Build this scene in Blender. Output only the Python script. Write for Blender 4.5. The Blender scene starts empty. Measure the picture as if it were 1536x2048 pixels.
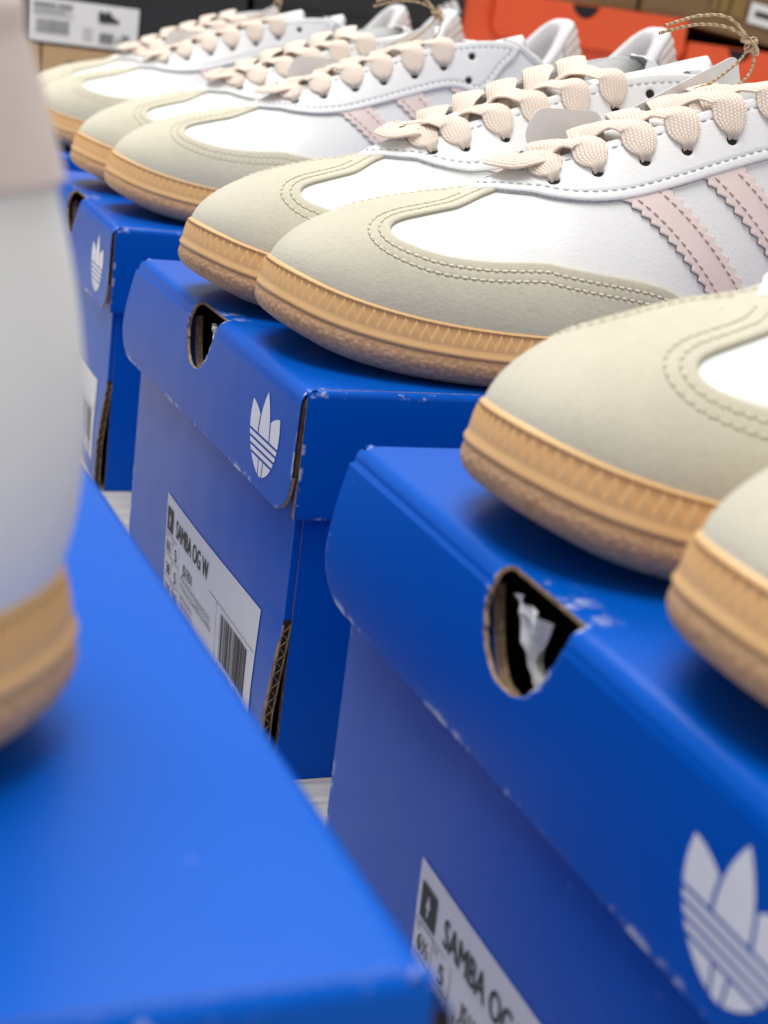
import bpy, math, random
import numpy as np
from mathutils import Matrix, Vector

random.seed(7); rng = np.random.default_rng(7)
SC = bpy.context.scene
COL = SC.collection
PI = math.pi

# ------------------------------------------------------------------ camera
def camera_axes(yaw, pitch, roll):
    fw = Vector((math.sin(yaw)*math.cos(pitch), math.cos(yaw)*math.cos(pitch), -math.sin(pitch)))
    r = Vector((math.cos(yaw), -math.sin(yaw), 0)); u = r.cross(fw)
    return math.cos(roll)*r + math.sin(roll)*u, -math.sin(roll)*r + math.cos(roll)*u, fw
CAM_AT = Vector((-.1368, -.3775, .2147))
_r, _u, _f = camera_axes(.412, .3038, .1325)
cam_data = bpy.data.cameras.new('camera'); cam = bpy.data.objects.new('camera', cam_data); COL.objects.link(cam)
cam.matrix_world = Matrix(((_r.x, _u.x, -_f.x, CAM_AT.x), (_r.y, _u.y, -_f.y, CAM_AT.y), (_r.z, _u.z, -_f.z, CAM_AT.z), (0, 0, 0, 1)))
cam_data.sensor_fit = 'HORIZONTAL'; cam_data.sensor_width = 36
cam_data.lens = 36*3048/1536
cam_data.clip_start = .01; cam_data.clip_end = 50
cam_data.dof.use_dof = True
cam_data.dof.focus_distance = .462
cam_data.dof.aperture_fstop = cam_data.lens/2.9
SC.camera = cam

# ------------------------------------------------------------------ room light
world = bpy.data.worlds.new('World'); SC.world = world; world.use_nodes = True
bg = world.node_tree.nodes['Background']
bg.inputs['Color'].default_value = (1.0, .99, .975, 1); bg.inputs['Strength'].default_value = .47
def area(name, loc, target, size, size_y, power, color=(1, .985, .96)):
    d = bpy.data.lights.new(name, 'AREA'); d.shape = 'RECTANGLE'; d.size = size; d.size_y = size_y; d.energy = power; d.color = color
    o = bpy.data.objects.new(name, d); COL.objects.link(o); o.location = loc
    o.rotation_euler = (Vector(target)-Vector(loc)).to_track_quat('-Z', 'Y').to_euler()
    return o
area('ceiling_light', (.45, 1.60, 2.2), (.1, .05, .1), 1.8, .9, 36)
area('ceiling_light', (-.45, -.05, 2.4), (.0, .05, 0), 1.8, .9, 36)
SC.view_settings.view_transform = 'Standard'; SC.view_settings.look = 'None'; SC.view_settings.gamma = 1
SC.view_settings.use_curve_mapping = False
SC.view_settings.exposure = 0.26
SC.cycles.use_denoising = True
SC.cycles.max_bounces = 8

# ------------------------------------------------------------------ helpers
def empty(name, loc=(0, 0, 0), rz=0.0):
    o = bpy.data.objects.new(name, None); COL.objects.link(o); o.empty_display_size = .02
    o.location = loc; o.rotation_euler = (0, 0, rz); return o
def tag(o, label=None, cat=None, group=None, kind=None):
    if label: o['label'] = label
    if cat: o['category'] = cat
    if group: o['group'] = group
    if kind: o['kind'] = kind
    return o
class MB:
    """collects vertices and faces for one mesh"""
    def __init__(s): s.v = []; s.f = []; s.m = []; s.uv = {}; s.n = 0; s.at = []
    def add(s, V, F, mi=0, at=None):
        V = np.asarray(V, float).reshape(-1, 3); o = s.n; s.v.append(V); s.n += len(V)
        s.at.append(np.zeros(len(V)) if at is None else np.asarray(at, float).ravel())
        if np.isscalar(mi): mi = [mi]*len(F)
        for f, m in zip(F, mi): s.f.append(tuple(int(i)+o for i in f)); s.m.append(int(m))
        return o
    def grid(s, P, mi=0, closed_u=False, flip=False, at=None):
        P = np.asarray(P, float); nu, nv = P.shape[:2]; F = []
        for i in range(nu if closed_u else nu-1):
            j = (i+1) % nu
            for k in range(nv-1):
                q = (i*nv+k, j*nv+k, j*nv+k+1, i*nv+k+1); F.append(q[::-1] if flip else q)
        return s.add(P.reshape(-1, 3), F, mi, None if at is None else np.asarray(at).ravel())
    def box(s, a, b, mi=0):
        x0, y0, z0 = a; x1, y1, z1 = b
        V = [(x0,y0,z0),(x1,y0,z0),(x1,y1,z0),(x0,y1,z0),(x0,y0,z1),(x1,y0,z1),(x1,y1,z1),(x0,y1,z1)]
        s.add(V, [(0,3,2,1),(4,5,6,7),(0,1,5,4),(1,2,6,5),(2,3,7,6),(3,0,4,7)], mi)
    def arrays(s): return (np.concatenate(s.v) if s.v else np.zeros((0, 3)))
    def mesh(s, name, mats, smooth=True, mirror=False, merge=0.0, uv=None):
        V = s.arrays().copy(); F = s.f
        if mirror: V[:, 1] *= -1; F = [f[::-1] for f in F]
        me = bpy.data.meshes.new(name); me.from_pydata(V.tolist(), [], F)
        for m in mats: me.materials.append(m)
        me.polygons.foreach_set('material_index', s.m)
        me.polygons.foreach_set('use_smooth', [bool(smooth)]*len(F))
        at = np.concatenate(s.at)
        if at.any():
            a = me.attributes.new('wear', 'FLOAT', 'POINT'); a.data.foreach_set('value', at.astype(np.float32))
        if uv is not None:
            l = me.uv_layers.new(name='UVMap'); idx = np.zeros(len(me.loops), int); me.loops.foreach_get('vertex_index', idx)
            l.data.foreach_set('uv', uv[idx].astype(np.float32).ravel())
        if merge:
            import bmesh
            bm = bmesh.new(); bm.from_mesh(me); bmesh.ops.remove_doubles(bm, verts=bm.verts, dist=merge); bm.to_mesh(me); bm.free()
        me.update(); return me
def obj(name, me, parent=None, loc=None):
    o = bpy.data.objects.new(name, me); COL.objects.link(o); o.parent = parent
    if loc is not None: o.location = loc
    return o
def copy_tree(o, parent=None):
    c = o.copy(); COL.objects.link(c); c.parent = parent
    for k in [k for k in o.children]: copy_tree(k, c)
    return c

# ------------------------------------------------------------------ materials
def ramp(nt, src, stops):
    r = nt.nodes.new('ShaderNodeValToRGB'); e = r.color_ramp.elements
    while len(e) < len(stops): e.new(.5)
    for q, (p, c) in zip(e, stops): q.position = p; q.color = (*c, 1) if len(c) == 3 else c
    nt.links.new(src, r.inputs[0]); return r.outputs[0]
def math_node(nt, op, a, b=None, clamp=False):
    m = nt.nodes.new('ShaderNodeMath'); m.operation = op; m.use_clamp = clamp
    for k, v in enumerate((a, b)):
        if v is None: continue
        if isinstance(v, (int, float)): m.inputs[k].default_value = v
        else: nt.links.new(v, m.inputs[k])
    return m.outputs[0]
def mix_col(nt, fac, a, b):
    m = nt.nodes.new('ShaderNodeMix'); m.data_type = 'RGBA'
    if isinstance(fac, (int, float)): m.inputs[0].default_value = fac
    else: nt.links.new(fac, m.inputs[0])
    for i, v in ((6, a), (7, b)):
        if isinstance(v, tuple): m.inputs[i].default_value = (*v, 1)
        else: nt.links.new(v, m.inputs[i])
    return m.outputs[2]
def noise(nt, scale, detail=4, rough=.55, vec=None):
    n = nt.nodes.new('ShaderNodeTexNoise'); n.inputs['Scale'].default_value = scale; n.inputs['Detail'].default_value = detail; n.inputs['Roughness'].default_value = rough
    if vec is not None: nt.links.new(vec, n.inputs['Vector'])
    return n.outputs[0]
def coords(nt, which='Object', scale=None):
    t = nt.nodes.new('ShaderNodeTexCoord'); v = t.outputs[which]
    if scale:
        m = nt.nodes.new('ShaderNodeMapping'); m.inputs['Scale'].default_value = scale; nt.links.new(v, m.inputs[0]); v = m.outputs[0]
    return v
def bump(nt, b, height, strength, dist):
    n = nt.nodes.new('ShaderNodeBump'); n.inputs['Strength'].default_value = strength; n.inputs['Distance'].default_value = dist
    nt.links.new(height, n.inputs['Height'])
    prev = b.inputs['Normal'].links
    if prev: nt.links.new(prev[0].from_socket, n.inputs['Normal'])
    nt.links.new(n.outputs[0], b.inputs['Normal'])
def mat(name, col, rough=.5, spec=.5, sss=0.0, sss_r=(1, .6, .4), sss_scale=.003):
    m = bpy.data.materials.new(name); m.use_nodes = True; nt = m.node_tree; b = nt.nodes['Principled BSDF']
    b.inputs['Base Color'].default_value = (*col, 1); b.inputs['Roughness'].default_value = rough; b.inputs['Specular IOR Level'].default_value = spec
    if sss: b.inputs['Subsurface Weight'].default_value = sss; b.inputs['Subsurface Radius'].default_value = sss_r; b.inputs['Subsurface Scale'].default_value = sss_scale
    return m, nt, b
def varied(name, c1, c2, scale, rough=.6, spec=.4, bs=None, bd=.0003, bstr=.4, **k):
    m, nt, b = mat(name, c1, rough, spec, **k); v = coords(nt)
    nt.links.new(mix_col(nt, ramp(nt, noise(nt, scale, 5, .6, v), [(.35, (0,)*3), (.65, (1,)*3)]), c1, c2), b.inputs['Base Color'])
    if bs: bump(nt, b, noise(nt, bs, 4, .6, v), bstr, bd)
    return m
M = {}
# smooth white leather with faint grain
m, nt, b = mat('white_leather', (.86, .86, .855), .5, .38); v = coords(nt)
vo = nt.nodes.new('ShaderNodeTexVoronoi'); vo.inputs['Scale'].default_value = 1100; nt.links.new(v, vo.inputs['Vector'])
bump(nt, b, vo.outputs['Distance'], .22, .0003); bump(nt, b, noise(nt, 120, 4, .6, v), .16, .0008)
nt.links.new(mix_col(nt, noise(nt, 40, 3, .5, v), (.87, .87, .865), (.82, .825, .825)), b.inputs['Base Color']); M['leather'] = m
M['raw_edge'] = varied('leather_raw_edge', (.50, .52, .52), (.33, .35, .35), 900, .9, .2, 1500, .0004, .8)
# suede nap
def suede(name, c1, c2):
    m, nt, b = mat(name, c1, .92, .15); v = coords(nt)
    f1 = noise(nt, 650, 6, .8, v); f2 = ramp(nt, noise(nt, 38, 5, .65, v), [(.3, (0,)*3), (.7, (1,)*3)])
    nt.links.new(mix_col(nt, math_node(nt, 'ADD', math_node(nt, 'MULTIPLY', f1, .75), math_node(nt, 'MULTIPLY', f2, .35), True), c2, c1), b.inputs['Base Color'])
    bump(nt, b, f1, .6, .0006); b.inputs['Sheen Weight'].default_value = .15; b.inputs['Sheen Roughness'].default_value = .5
    return m
M['suede'] = suede('grey_beige_suede', (.73, .69, .55), (.54, .508, .40))
M['suede_edge'] = suede('suede_cut_edge', (.42, .40, .29), (.32, .30, .22))
M['pink'] = varied('pale_pink_leather', (.86, .725, .685), (.82, .68, .645), 60, .5, .4, 700, .0002, .2)
M['pink_edge'] = varied('pink_leather_raw_edge', (.22, .23, .24), (.36, .34, .33), 900, .9, .2)
M['pink_thread'] = varied('pink_thread', (.70, .55, .51), (.6, .46, .43), 800, .8, .2)
M['cream_thread'] = varied('cream_thread', (.80, .75, .58), (.68, .63, .48), 800, .8, .2)
M['white_thread'] = varied('grey_white_thread', (.55, .56, .58), (.43, .44, .47), 800, .8, .2)
M['needle_hole'] = mat('needle_hole', (.22, .20, .16), .95, .1)[0]
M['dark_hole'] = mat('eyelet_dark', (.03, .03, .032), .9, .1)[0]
M['lining'] = varied('collar_lining', (.74, .73, .745), (.68, .67, .69), 300, .8, .2, 1600, .0003, .4)
M['insole'] = varied('insole', (.70, .66, .62), (.62, .58, .55), 200, .85, .2, 900, .0003, .4)
# gum rubber
m, nt, b = mat('gum_rubber_band', (.70, .42, .175), .42, .4, .15, (1, .5, .2), .002); v = coords(nt)
nt.links.new(mix_col(nt, noise(nt, 60, 4, .6, v), (.75, .44, .185), (.81, .505, .23)), b.inputs['Base Color']); bump(nt, b, noise(nt, 500, 4, .6, v), .10, .0003); M['gum'] = m
m, nt, b = mat('gum_rubber_pebbled', (.46, .265, .165), .55, .35, .1, (1, .5, .3), .0015); v = coords(nt)
vo = nt.nodes.new('ShaderNodeTexVoronoi'); vo.feature = 'SMOOTH_F1'; vo.inputs['Scale'].default_value = 640; vo.inputs['Smoothness'].default_value = .35; nt.links.new(v, vo.inputs['Vector'])
hgt = math_node(nt, 'SUBTRACT', 1.0, vo.outputs['Distance'])
bump(nt, b, hgt, .38, .0008)
nt.links.new(ramp(nt, vo.outputs['Distance'], [(.1, (.70, .435, .24)), (.45, (.64, .385, .20)), (.75, (.56, .325, .165))]), b.inputs['Base Color']); M['gum_low'] = m  # pebbled finish tint, darkened a little by undercut shade put into the colour
# woven flat lace, U runs along in metres, V across 0..1
m, nt, b = mat('woven_cotton_lace', (.78, .63, .50), .85, .2); uvn = nt.nodes.new('ShaderNodeUVMap'); sp = nt.nodes.new('ShaderNodeSeparateXYZ'); nt.links.new(uvn.outputs[0], sp.inputs[0])
ribs = math_node(nt, 'MULTIPLY', sp.outputs[1], 9.0); rid = math_node(nt, 'FLOOR', ribs); fr = math_node(nt, 'FRACT', ribs)
across = math_node(nt, 'SINE', math_node(nt, 'MULTIPLY', fr, PI))
par = math_node(nt, 'MULTIPLY', math_node(nt, 'MODULO', rid, 2.0), .5)
sl = math_node(nt, 'MULTIPLY', math_node(nt, 'SUBTRACT', fr, .5), .55)
sl2 = math_node(nt, 'MULTIPLY', sl, math_node(nt, 'SUBTRACT', math_node(nt, 'MULTIPLY', par, 4.0), 1.0))
along = math_node(nt, 'ADD', math_node(nt, 'ADD', math_node(nt, 'MULTIPLY', sp.outputs[0], 1/.00115), par), sl2)
yarn = math_node(nt, 'SINE', math_node(nt, 'MULTIPLY', math_node(nt, 'FRACT', along), PI))
wv = math_node(nt, 'MULTIPLY', math_node(nt, 'POWER', across, .7), math_node(nt, 'ADD', .35, math_node(nt, 'MULTIPLY', yarn, .65)))
fuzz = noise(nt, 1800, 3, .6, coords(nt))
bump(nt, b, math_node(nt, 'ADD', wv, math_node(nt, 'MULTIPLY', fuzz, .3)), .7, .0005)
nt.links.new(ramp(nt, wv, [(0, (.72, .565, .46)), (.45, (.86, .725, .615)), (1, (.91, .80, .70))]), b.inputs['Base Color']); b.inputs['Sheen Weight'].default_value = .1; M['lace'] = m
# glossy printed blue card, white cracks where the attribute 'wear' marks a crease or edge
def card(name, col, col2, rough, line_axis, wear_col=(.78, .80, .84), flute=.35, coat=0.0):
    m, nt, b = mat(name, col, rough, .18); v = coords(nt); b.inputs['IOR'].default_value = 1.34
    big = noise(nt, 9, 3, .5, v); c = mix_col(nt, big, col, col2)
    at = nt.nodes.new('ShaderNodeAttribute'); at.attribute_name = 'wear'
    n1 = noise(nt, 260, 5, .7, v); n2 = noise(nt, 35, 3, .6, v)
    w = math_node(nt, 'MULTIPLY', at.outputs['Fac'], ramp(nt, math_node(nt, 'ADD', math_node(nt, 'MULTIPLY', n1, .5), math_node(nt, 'MULTIPLY', n2, .5)), [(.53, (0,)*3), (.58, (1,)*3)]), True)
    sc = ramp(nt, noise(nt, 420, 2, .5, v), [(.80, (0,)*3), (.81, (1,)*3)])
    w2 = math_node(nt, 'MAXIMUM', w, math_node(nt, 'MULTIPLY', sc, .35))
    nt.links.new(mix_col(nt, w2, c, wear_col), b.inputs['Base Color'])
    nt.links.new(math_node(nt, 'ADD', math_node(nt, 'MULTIPLY', w2, .4), math_node(nt, 'ADD', rough-.04, math_node(nt, 'MULTIPLY', noise(nt, 60, 4, .6, v), .1))), b.inputs['Roughness'])
    wa = nt.nodes.new('ShaderNodeTexWave'); wa.bands_direction = line_axis; wa.inputs['Scale'].default_value = 95; wa.inputs['Distortion'].default_value = 1.6; wa.inputs['Detail'].default_value = 2; wa.inputs['Detail Scale'].default_value = .6
    nt.links.new(v, wa.inputs['Vector']); bump(nt, b, wa.outputs['Fac'], flute, .00012)
    bump(nt, b, noise(nt, 14, 3, .5, v), .25, .0012); bump(nt, b, n1, .05, .0003)
    return m
M['blue_y'] = card('blue_card_end', (.0003, .088, .50), (.0003, .102, .56), .30, 'Y', flute=.07)
M['blue_x'] = card('blue_card_side', (.0003, .088, .50), (.0003, .102, .56), .30, 'X', flute=.07)
M['kraft'] = varied('kraft_liner', (.40, .28, .18), (.16, .11, .07), 420, .9, .2, 600, .0003, .4)
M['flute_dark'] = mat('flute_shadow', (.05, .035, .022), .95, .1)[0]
M['emblem'] = varied('white_ink', (.92, .93, .95), (.88, .89, .92), 90, .4, .4)
M['label'] = varied('label_paper', (.80, .80, .80), (.77, .77, .78), 60, .55, .4, 900, .0001, .2)
M['ink'] = mat('black_ink', (.035, .035, .038), .6, .3)[0]
M['grey_ink'] = mat('grey_ink', (.22, .22, .23), .6, .3)[0]
M['tissue'] = varied('tissue_paper', (.82, .82, .80), (.76, .76, .74), 40, .8, .2, 90, .002, .6)
M['tagcard'] = varied('tag_card', (.74, .725, .73), (.70, .69, .70), 40, .6, .3, 700, .0001, .2)
m, nt, b = mat('jute_twine', (.56, .40, .23), .9, .15); v = coords(nt)
wa = nt.nodes.new('ShaderNodeTexWave'); wa.bands_direction = 'DIAGONAL'; wa.inputs['Scale'].default_value = 260; wa.inputs['Distortion'].default_value = 3; nt.links.new(v, wa.inputs['Vector'])
nt.links.new(ramp(nt, wa.outputs['Fac'], [(0, (.42, .30, .18)), (1, (.70, .55, .37))]), b.inputs['Base Color']); bump(nt, b, wa.outputs['Fac'], .8, .0006); M['twine'] = m
def print_mat(name, c1, c2, rough, spec=.5, bs=300):
    return varied(name, c1, c2, 20, rough, spec, bs, .0003, .15)
M['black_card'] = print_mat('black_card', (.012, .012, .015), (.018, .018, .022), .45)
M['orange_card'] = print_mat('orange_card', (.86, .105, .028), (.80, .095, .025), .45)
M['kraft_card'] = print_mat('kraft_card_tan', (.56, .37, .21), (.50, .33, .185), .8, .2)
M['kraft_dark'] = print_mat('kraft_card_brown', (.235, .145, .075), (.21, .13, .065), .8, .2)
M['yellow_ink'] = mat('mustard_ink', (.26, .17, .06), .7, .2)[0]
# pale wood floor
m, nt, b = mat('pale_wood_floor', (.5, .47, .42), .4, .4); v = coords(nt, 'Object', (1, 14, 1))
g1 = noise(nt, 16, 6, .65, v); g2 = noise(nt, 90, 4, .6, v)
nt.links.new(ramp(nt, math_node(nt, 'ADD', math_node(nt, 'MULTIPLY', g1, .65), math_node(nt, 'MULTIPLY', g2, .35)), [(.32, (.30, .27, .235)), (.48, (.56, .53, .48)), (.62, (.70, .67, .61))]), b.inputs['Base Color']); bump(nt, b, g2, .2, .0006); M['floor'] = m

# ================================================================== SHOE SURFACE
def crom(xs, ys, x):
    """monotone-ish cubic (Catmull) interpolation of table (xs,ys) at x"""
    xs=np.asarray(xs,float);ys=np.asarray(ys,float);x=np.clip(x,xs[0],xs[-1])
    i=np.clip(np.searchsorted(xs,x,side='right')-1,0,len(xs)-2)
    d=np.diff(ys,axis=0)/np.diff(xs).reshape((-1,)+(1,)*(ys.ndim-1))
    m=np.zeros_like(ys);m[1:-1]=(d[:-1]+d[1:])/2;m[0]=d[0];m[-1]=d[-1]
    if ys.ndim==1:
        for k in range(1,len(ys)-1):
            if d[k-1]*d[k]<=0:m[k]=0
    h=(xs[i+1]-xs[i]);t=(x-xs[i])/h
    if ys.ndim>1:h=h[:,None];t=t[:,None]
    return (ys[i]*(1+2*t)*(1-t)**2+m[i]*h*t*(1-t)**2+ys[i+1]*t*t*(3-2*t)+m[i+1]*h*t*t*(t-1))
def resample(pts,n):
    d=np.r_[0,np.cumsum(np.linalg.norm(np.diff(pts,axis=0),axis=1))]
    t=np.linspace(0,d[-1],n);return np.stack([np.interp(t,d,pts[:,k]) for k in range(pts.shape[1])],1)
LATERAL=[(0,.004),(.0012,-.008),(.006,-.0195),(.015,-.0300),(.03,-.0390),(.05,-.0453),(.075,-.0485),(.10,-.0475),(.13,-.043),(.16,-.039),(.19,-.037),(.22,-.036),(.252,-.0325),(.274,-.0235),(.286,-.011),(.2895,0)]
MEDIAL=[(0,.004),(.0012,.015),(.006,.0250),(.015,.0340),(.03,.0420),(.05,.047),(.075,.0485),(.10,.0455),(.13,.039),(.16,.0345),(.19,.0335),(.22,.0345),(.252,.0325),(.274,.0235),(.286,.011),(.2895,0)]
LATERAL=[(x,.004*max(0,1-x/.03)+(y-.004*max(0,1-x/.03))*.955) for x,y in LATERAL]
MEDIAL=[(x,.004*max(0,1-x/.03)+(y-.004*max(0,1-x/.03))*.955) for x,y in MEDIAL]
def sole_top(x): return crom([0,.012,.03,.05,.08,.14,.2,.25,.290],[.0265,.0232,.0200,.0182,.0176,.0180,.0195,.0215,.0235],x)
def sole_bottom(x): return crom([0,.01,.025,.045,.07,.2,.25,.290],[.0080,.0045,.0018,.0004,0,0,.0004,.0035],x)
def closed_outline():
    ring=LATERAL+MEDIAL[-2:0:-1]
    P=np.array(ring);n=len(P);out=[]
    for i in range(n):
        p0,p1,p2,p3=P[i-1],P[i],P[(i+1)%n],P[(i+2)%n]
        d0=np.linalg.norm(p1-p0)**.5;d1=np.linalg.norm(p2-p1)**.5;d2=np.linalg.norm(p3-p2)**.5
        m1=((p1-p0)/d0-(p2-p0)/(d0+d1)+(p2-p1)/d1)*d1;m2=((p2-p1)/d1-(p3-p1)/(d1+d2)+(p3-p2)/d2)*d1
        for t in np.linspace(0,1,60,endpoint=False):
            out.append(p1*(1+2*t)*(1-t)**2+m1*t*(1-t)**2+p2*t*t*(3-2*t)+m2*t*t*(t-1))
    out=np.array(out);k=60*(len(LATERAL)-1)
    return out,k
OUT,KH=closed_outline()
def offset_ring(R,d):
    """move a closed ring outward by d"""
    T=np.roll(R,-1,0)-np.roll(R,1,0);T/=np.linalg.norm(T,axis=1)[:,None]
    N=np.stack([-T[:,1],T[:,0]],1)
    c=R.mean(0);s=np.sign(((R-c)*N).sum(1).mean())
    return R+N*s*d
def half(ring,side,n):
    h=ring[:KH+1] if side<0 else np.vstack([ring[KH:],ring[:1]])[::-1]
    return resample(h,n)
TOP=np.array([ # fraction of half outline, x,|y|,z, exponent, end slope, bulge
 (0,.047,0,.0480,2.3,1,0),(.07,.049,0,.0484,2.3,1,0),(.14,.0535,0,.0493,2.25,.3,0),(.20,.0590,0,.0510,2.2,.25,0),
 (.24,.0645,0,.0534,2.15,.25,0),(.285,.0745,0,.0592,2.1,.28,0),(.305,.0800,.0042,.0622,2.1,.33,.0001),(.35,.0935,.0098,.0690,2.0,.45,.0004),(.41,.113,.0130,.0778,2.0,.5,.0006),
 (.47,.1325,.0150,.0862,2.0,.55,.0008),(.545,.1575,.0180,.0945,2.0,.6,.001),(.605,.1765,.0230,.0972,2.0,.6,.0012),(.645,.190,.0275,.0895,2,.7,.0014),(.68,.202,.0295,.0805,2,.7,.0014),
 (.73,.218,.0305,.0735,2,.7,.0016),(.785,.2335,.0290,.0745,2,.75,.0018),(.84,.2490,.0245,.0890,2,.8,.0032),(.89,.2600,.0180,.1030,2,.8,.0050),
 (.935,.2660,.0115,.1085,2,.8,.0062),(1,.2700,0,.1098,2,.8,.0070)])
NS,NT=560,180
def upper_table(side):
    ring=offset_ring(OUT,-.0032)
    F=half(ring,side,NS);s=np.linspace(0,1,NS)
    zF=sole_top(F[:,0])-.003
    C=np.stack([crom(TOP[:,0],TOP[:,k],s) for k in range(1,7)],1)
    T=np.stack([C[:,0],side*C[:,1],C[:,2]],1)
    if side>0:  # the inner side of the throat sits a little lower and further forward
        w=np.clip((s-.285)/.06,0,1)*np.clip((.66-s)/.06,0,1);T[:,2]-=.0030*w;T[:,0]-=.0030*w
    # near the toe the ridge leans towards the big toe like the outline does
    T[:,1]+=.006*np.clip(1-s/.24,0,1)**1.0*1.0*.7
    n=C[:,3];k=C[:,4];b=C[:,5]
    D=T[:,:2]-F;L=np.linalg.norm(D,axis=1);cosx=D[:,0]/L
    bl=np.clip((s-.10)/.20,0,1);bl=bl*bl*(3-2*bl)
    kk=.4*np.clip(cosx,0,1)**2*(1-bl)+k*bl
    phi=np.linspace(0,np.pi/2,400)[None,:]
    e=(2/n)[:,None]
    h=1-np.cos(phi)**e;v=np.sin(phi)**e
    z=zF[:,None]+(T[:,2]-zF)[:,None]*((1-kk)[:,None]*v+kk[:,None]*h)
    # outward normal of outline
    tg=np.gradient(F,axis=0);tg/=np.linalg.norm(tg,axis=1)[:,None]
    N=np.stack([-tg[:,1],tg[:,0]],1)*(1 if side>0 else -1)
    if ((F-np.array([.14,0]))*N).sum()<0:N=-N
    zn=(z-z[:,:1])/(z[:,-1:]-z[:,:1])
    bul=b[:,None]*np.sin(np.pi*np.clip(zn,0,1)**.75)
    XY=F[:,None,:]+D[:,None,:]*h[:,:,None]+N[:,None,:]*bul[:,:,None]
    P=np.concatenate([XY,z[:,:,None]],2)
    d=np.concatenate([np.zeros((NS,1)),np.cumsum(np.linalg.norm(np.diff(P,axis=1),axis=2),axis=1)],1)
    out=np.zeros((NS,NT,3))
    for i in range(NS):
        t=np.linspace(0,d[i,-1],NT)
        for c in range(3):out[i,:,c]=np.interp(t,d[i],P[i,:,c])
    return out
def table_normals(P,side):
    ds=np.gradient(P,axis=0);dt=np.gradient(P,axis=1)
    n=np.cross(ds,dt);n/=np.linalg.norm(n,axis=2)[:,:,None]+1e-12
    if side>0:n=-n
    if (n[:,:,2]).mean()<0:n=-n
    return n
BOX_H = .1200

# ================================================================== SNEAKER
TAB = {-1: upper_table(-1), 1: upper_table(1)}
NRM = {k: table_normals(TAB[k], k) for k in TAB}
_k = int(.286*(NS-1)); _w = np.clip((np.linspace(0, 1, NT)-.84)/.16, 0, 1)[None, :, None]; _w = _w*_w*(3-2*_w)
_avg = NRM[-1][:_k, -2]+NRM[1][:_k, -2]; _avg[:, 1] *= .3; _pad = np.vstack([np.repeat(_avg[:1], 40, 0), _avg, np.repeat(_avg[-1:], 40, 0)]); _avg = np.stack([np.convolve(_pad[:, c_], np.ones(81)/81, 'valid') for c_ in range(3)], 1); _avg /= np.linalg.norm(_avg, axis=1)[:, None]
for _sd in (-1, 1): NRM[_sd][:_k] = NRM[_sd][:_k]*(1-_w)+_avg[:, None, :]*_w
_v = np.clip((np.arange(12))/11., 0, 1)[:, None, None]                      # the two sides also share one direction down the middle of the toe
_tip = (NRM[-1][0]+NRM[1][0])[None]; _tip = _tip/np.linalg.norm(_tip, axis=2, keepdims=True)
for _sd in (-1, 1): NRM[_sd][:12] = _tip*(1-_v)+NRM[_sd][:12]*_v
def bil(T, s, t):
    s = np.clip(np.asarray(s, float), 0, 1)*(NS-1); t = np.clip(np.asarray(t, float), 0, 1)*(NT-1)
    i = np.minimum(s.astype(int), NS-2); j = np.minimum(t.astype(int), NT-2); a = (s-i)[..., None]; c = (t-j)[..., None]
    return T[i, j]*(1-a)*(1-c)+T[i+1, j]*a*(1-c)+T[i, j+1]*(1-a)*c+T[i+1, j+1]*a*c
def surf(side, s, t, lift=0.0):
    P = bil(TAB[side], s, t); N = bil(NRM[side], s, t); N = N/np.linalg.norm(N, axis=-1, keepdims=True)
    return P+N*np.asarray(lift)[..., None], N
def smooth_line(pts, n=12):
    P = np.array(pts, float); out = []
    Q = np.vstack([2*P[0]-P[1], P, 2*P[-1]-P[-2]])
    for i in range(1, len(Q)-2):
        p0, p1, p2, p3 = Q[i-1:i+3]
        for t in np.linspace(0, 1, n, endpoint=False):
            out.append(.5*((2*p1)+(-p0+p2)*t+(2*p0-5*p1+4*p2-p3)*t*t+(-p0+3*p1-3*p2+p3)*t**3))
    out.append(P[-1]); return np.array(out)
def seg_dist(X, C):
    """distance from points X (M,3) to polyline C (K,3)"""
    A = C[:-1]; B = C[1:]-A; L = (B*B).sum(1)+1e-18; out = np.full(len(X), 1e9)
    for a in range(0, len(X), 4000):
        D = X[a:a+4000, None, :]-A[None]; t = np.clip((D*B[None]).sum(2)/L[None], 0, 1)
        out[a:a+4000] = np.sqrt((((D-t[..., None]*B[None])**2).sum(2)).min(1))
    return out
def inside(S, T, poly):
    r = np.zeros(S.shape, bool); n = len(poly)
    for i in range(n):
        (x1, y1), (x2, y2) = poly[i], poly[(i+1) % n]
        if y1 == y2: continue
        c = ((y1 > T) != (y2 > T)) & (S < (x2-x1)*(T-y1)/(y2-y1)+x1); r ^= c
    return r
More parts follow.
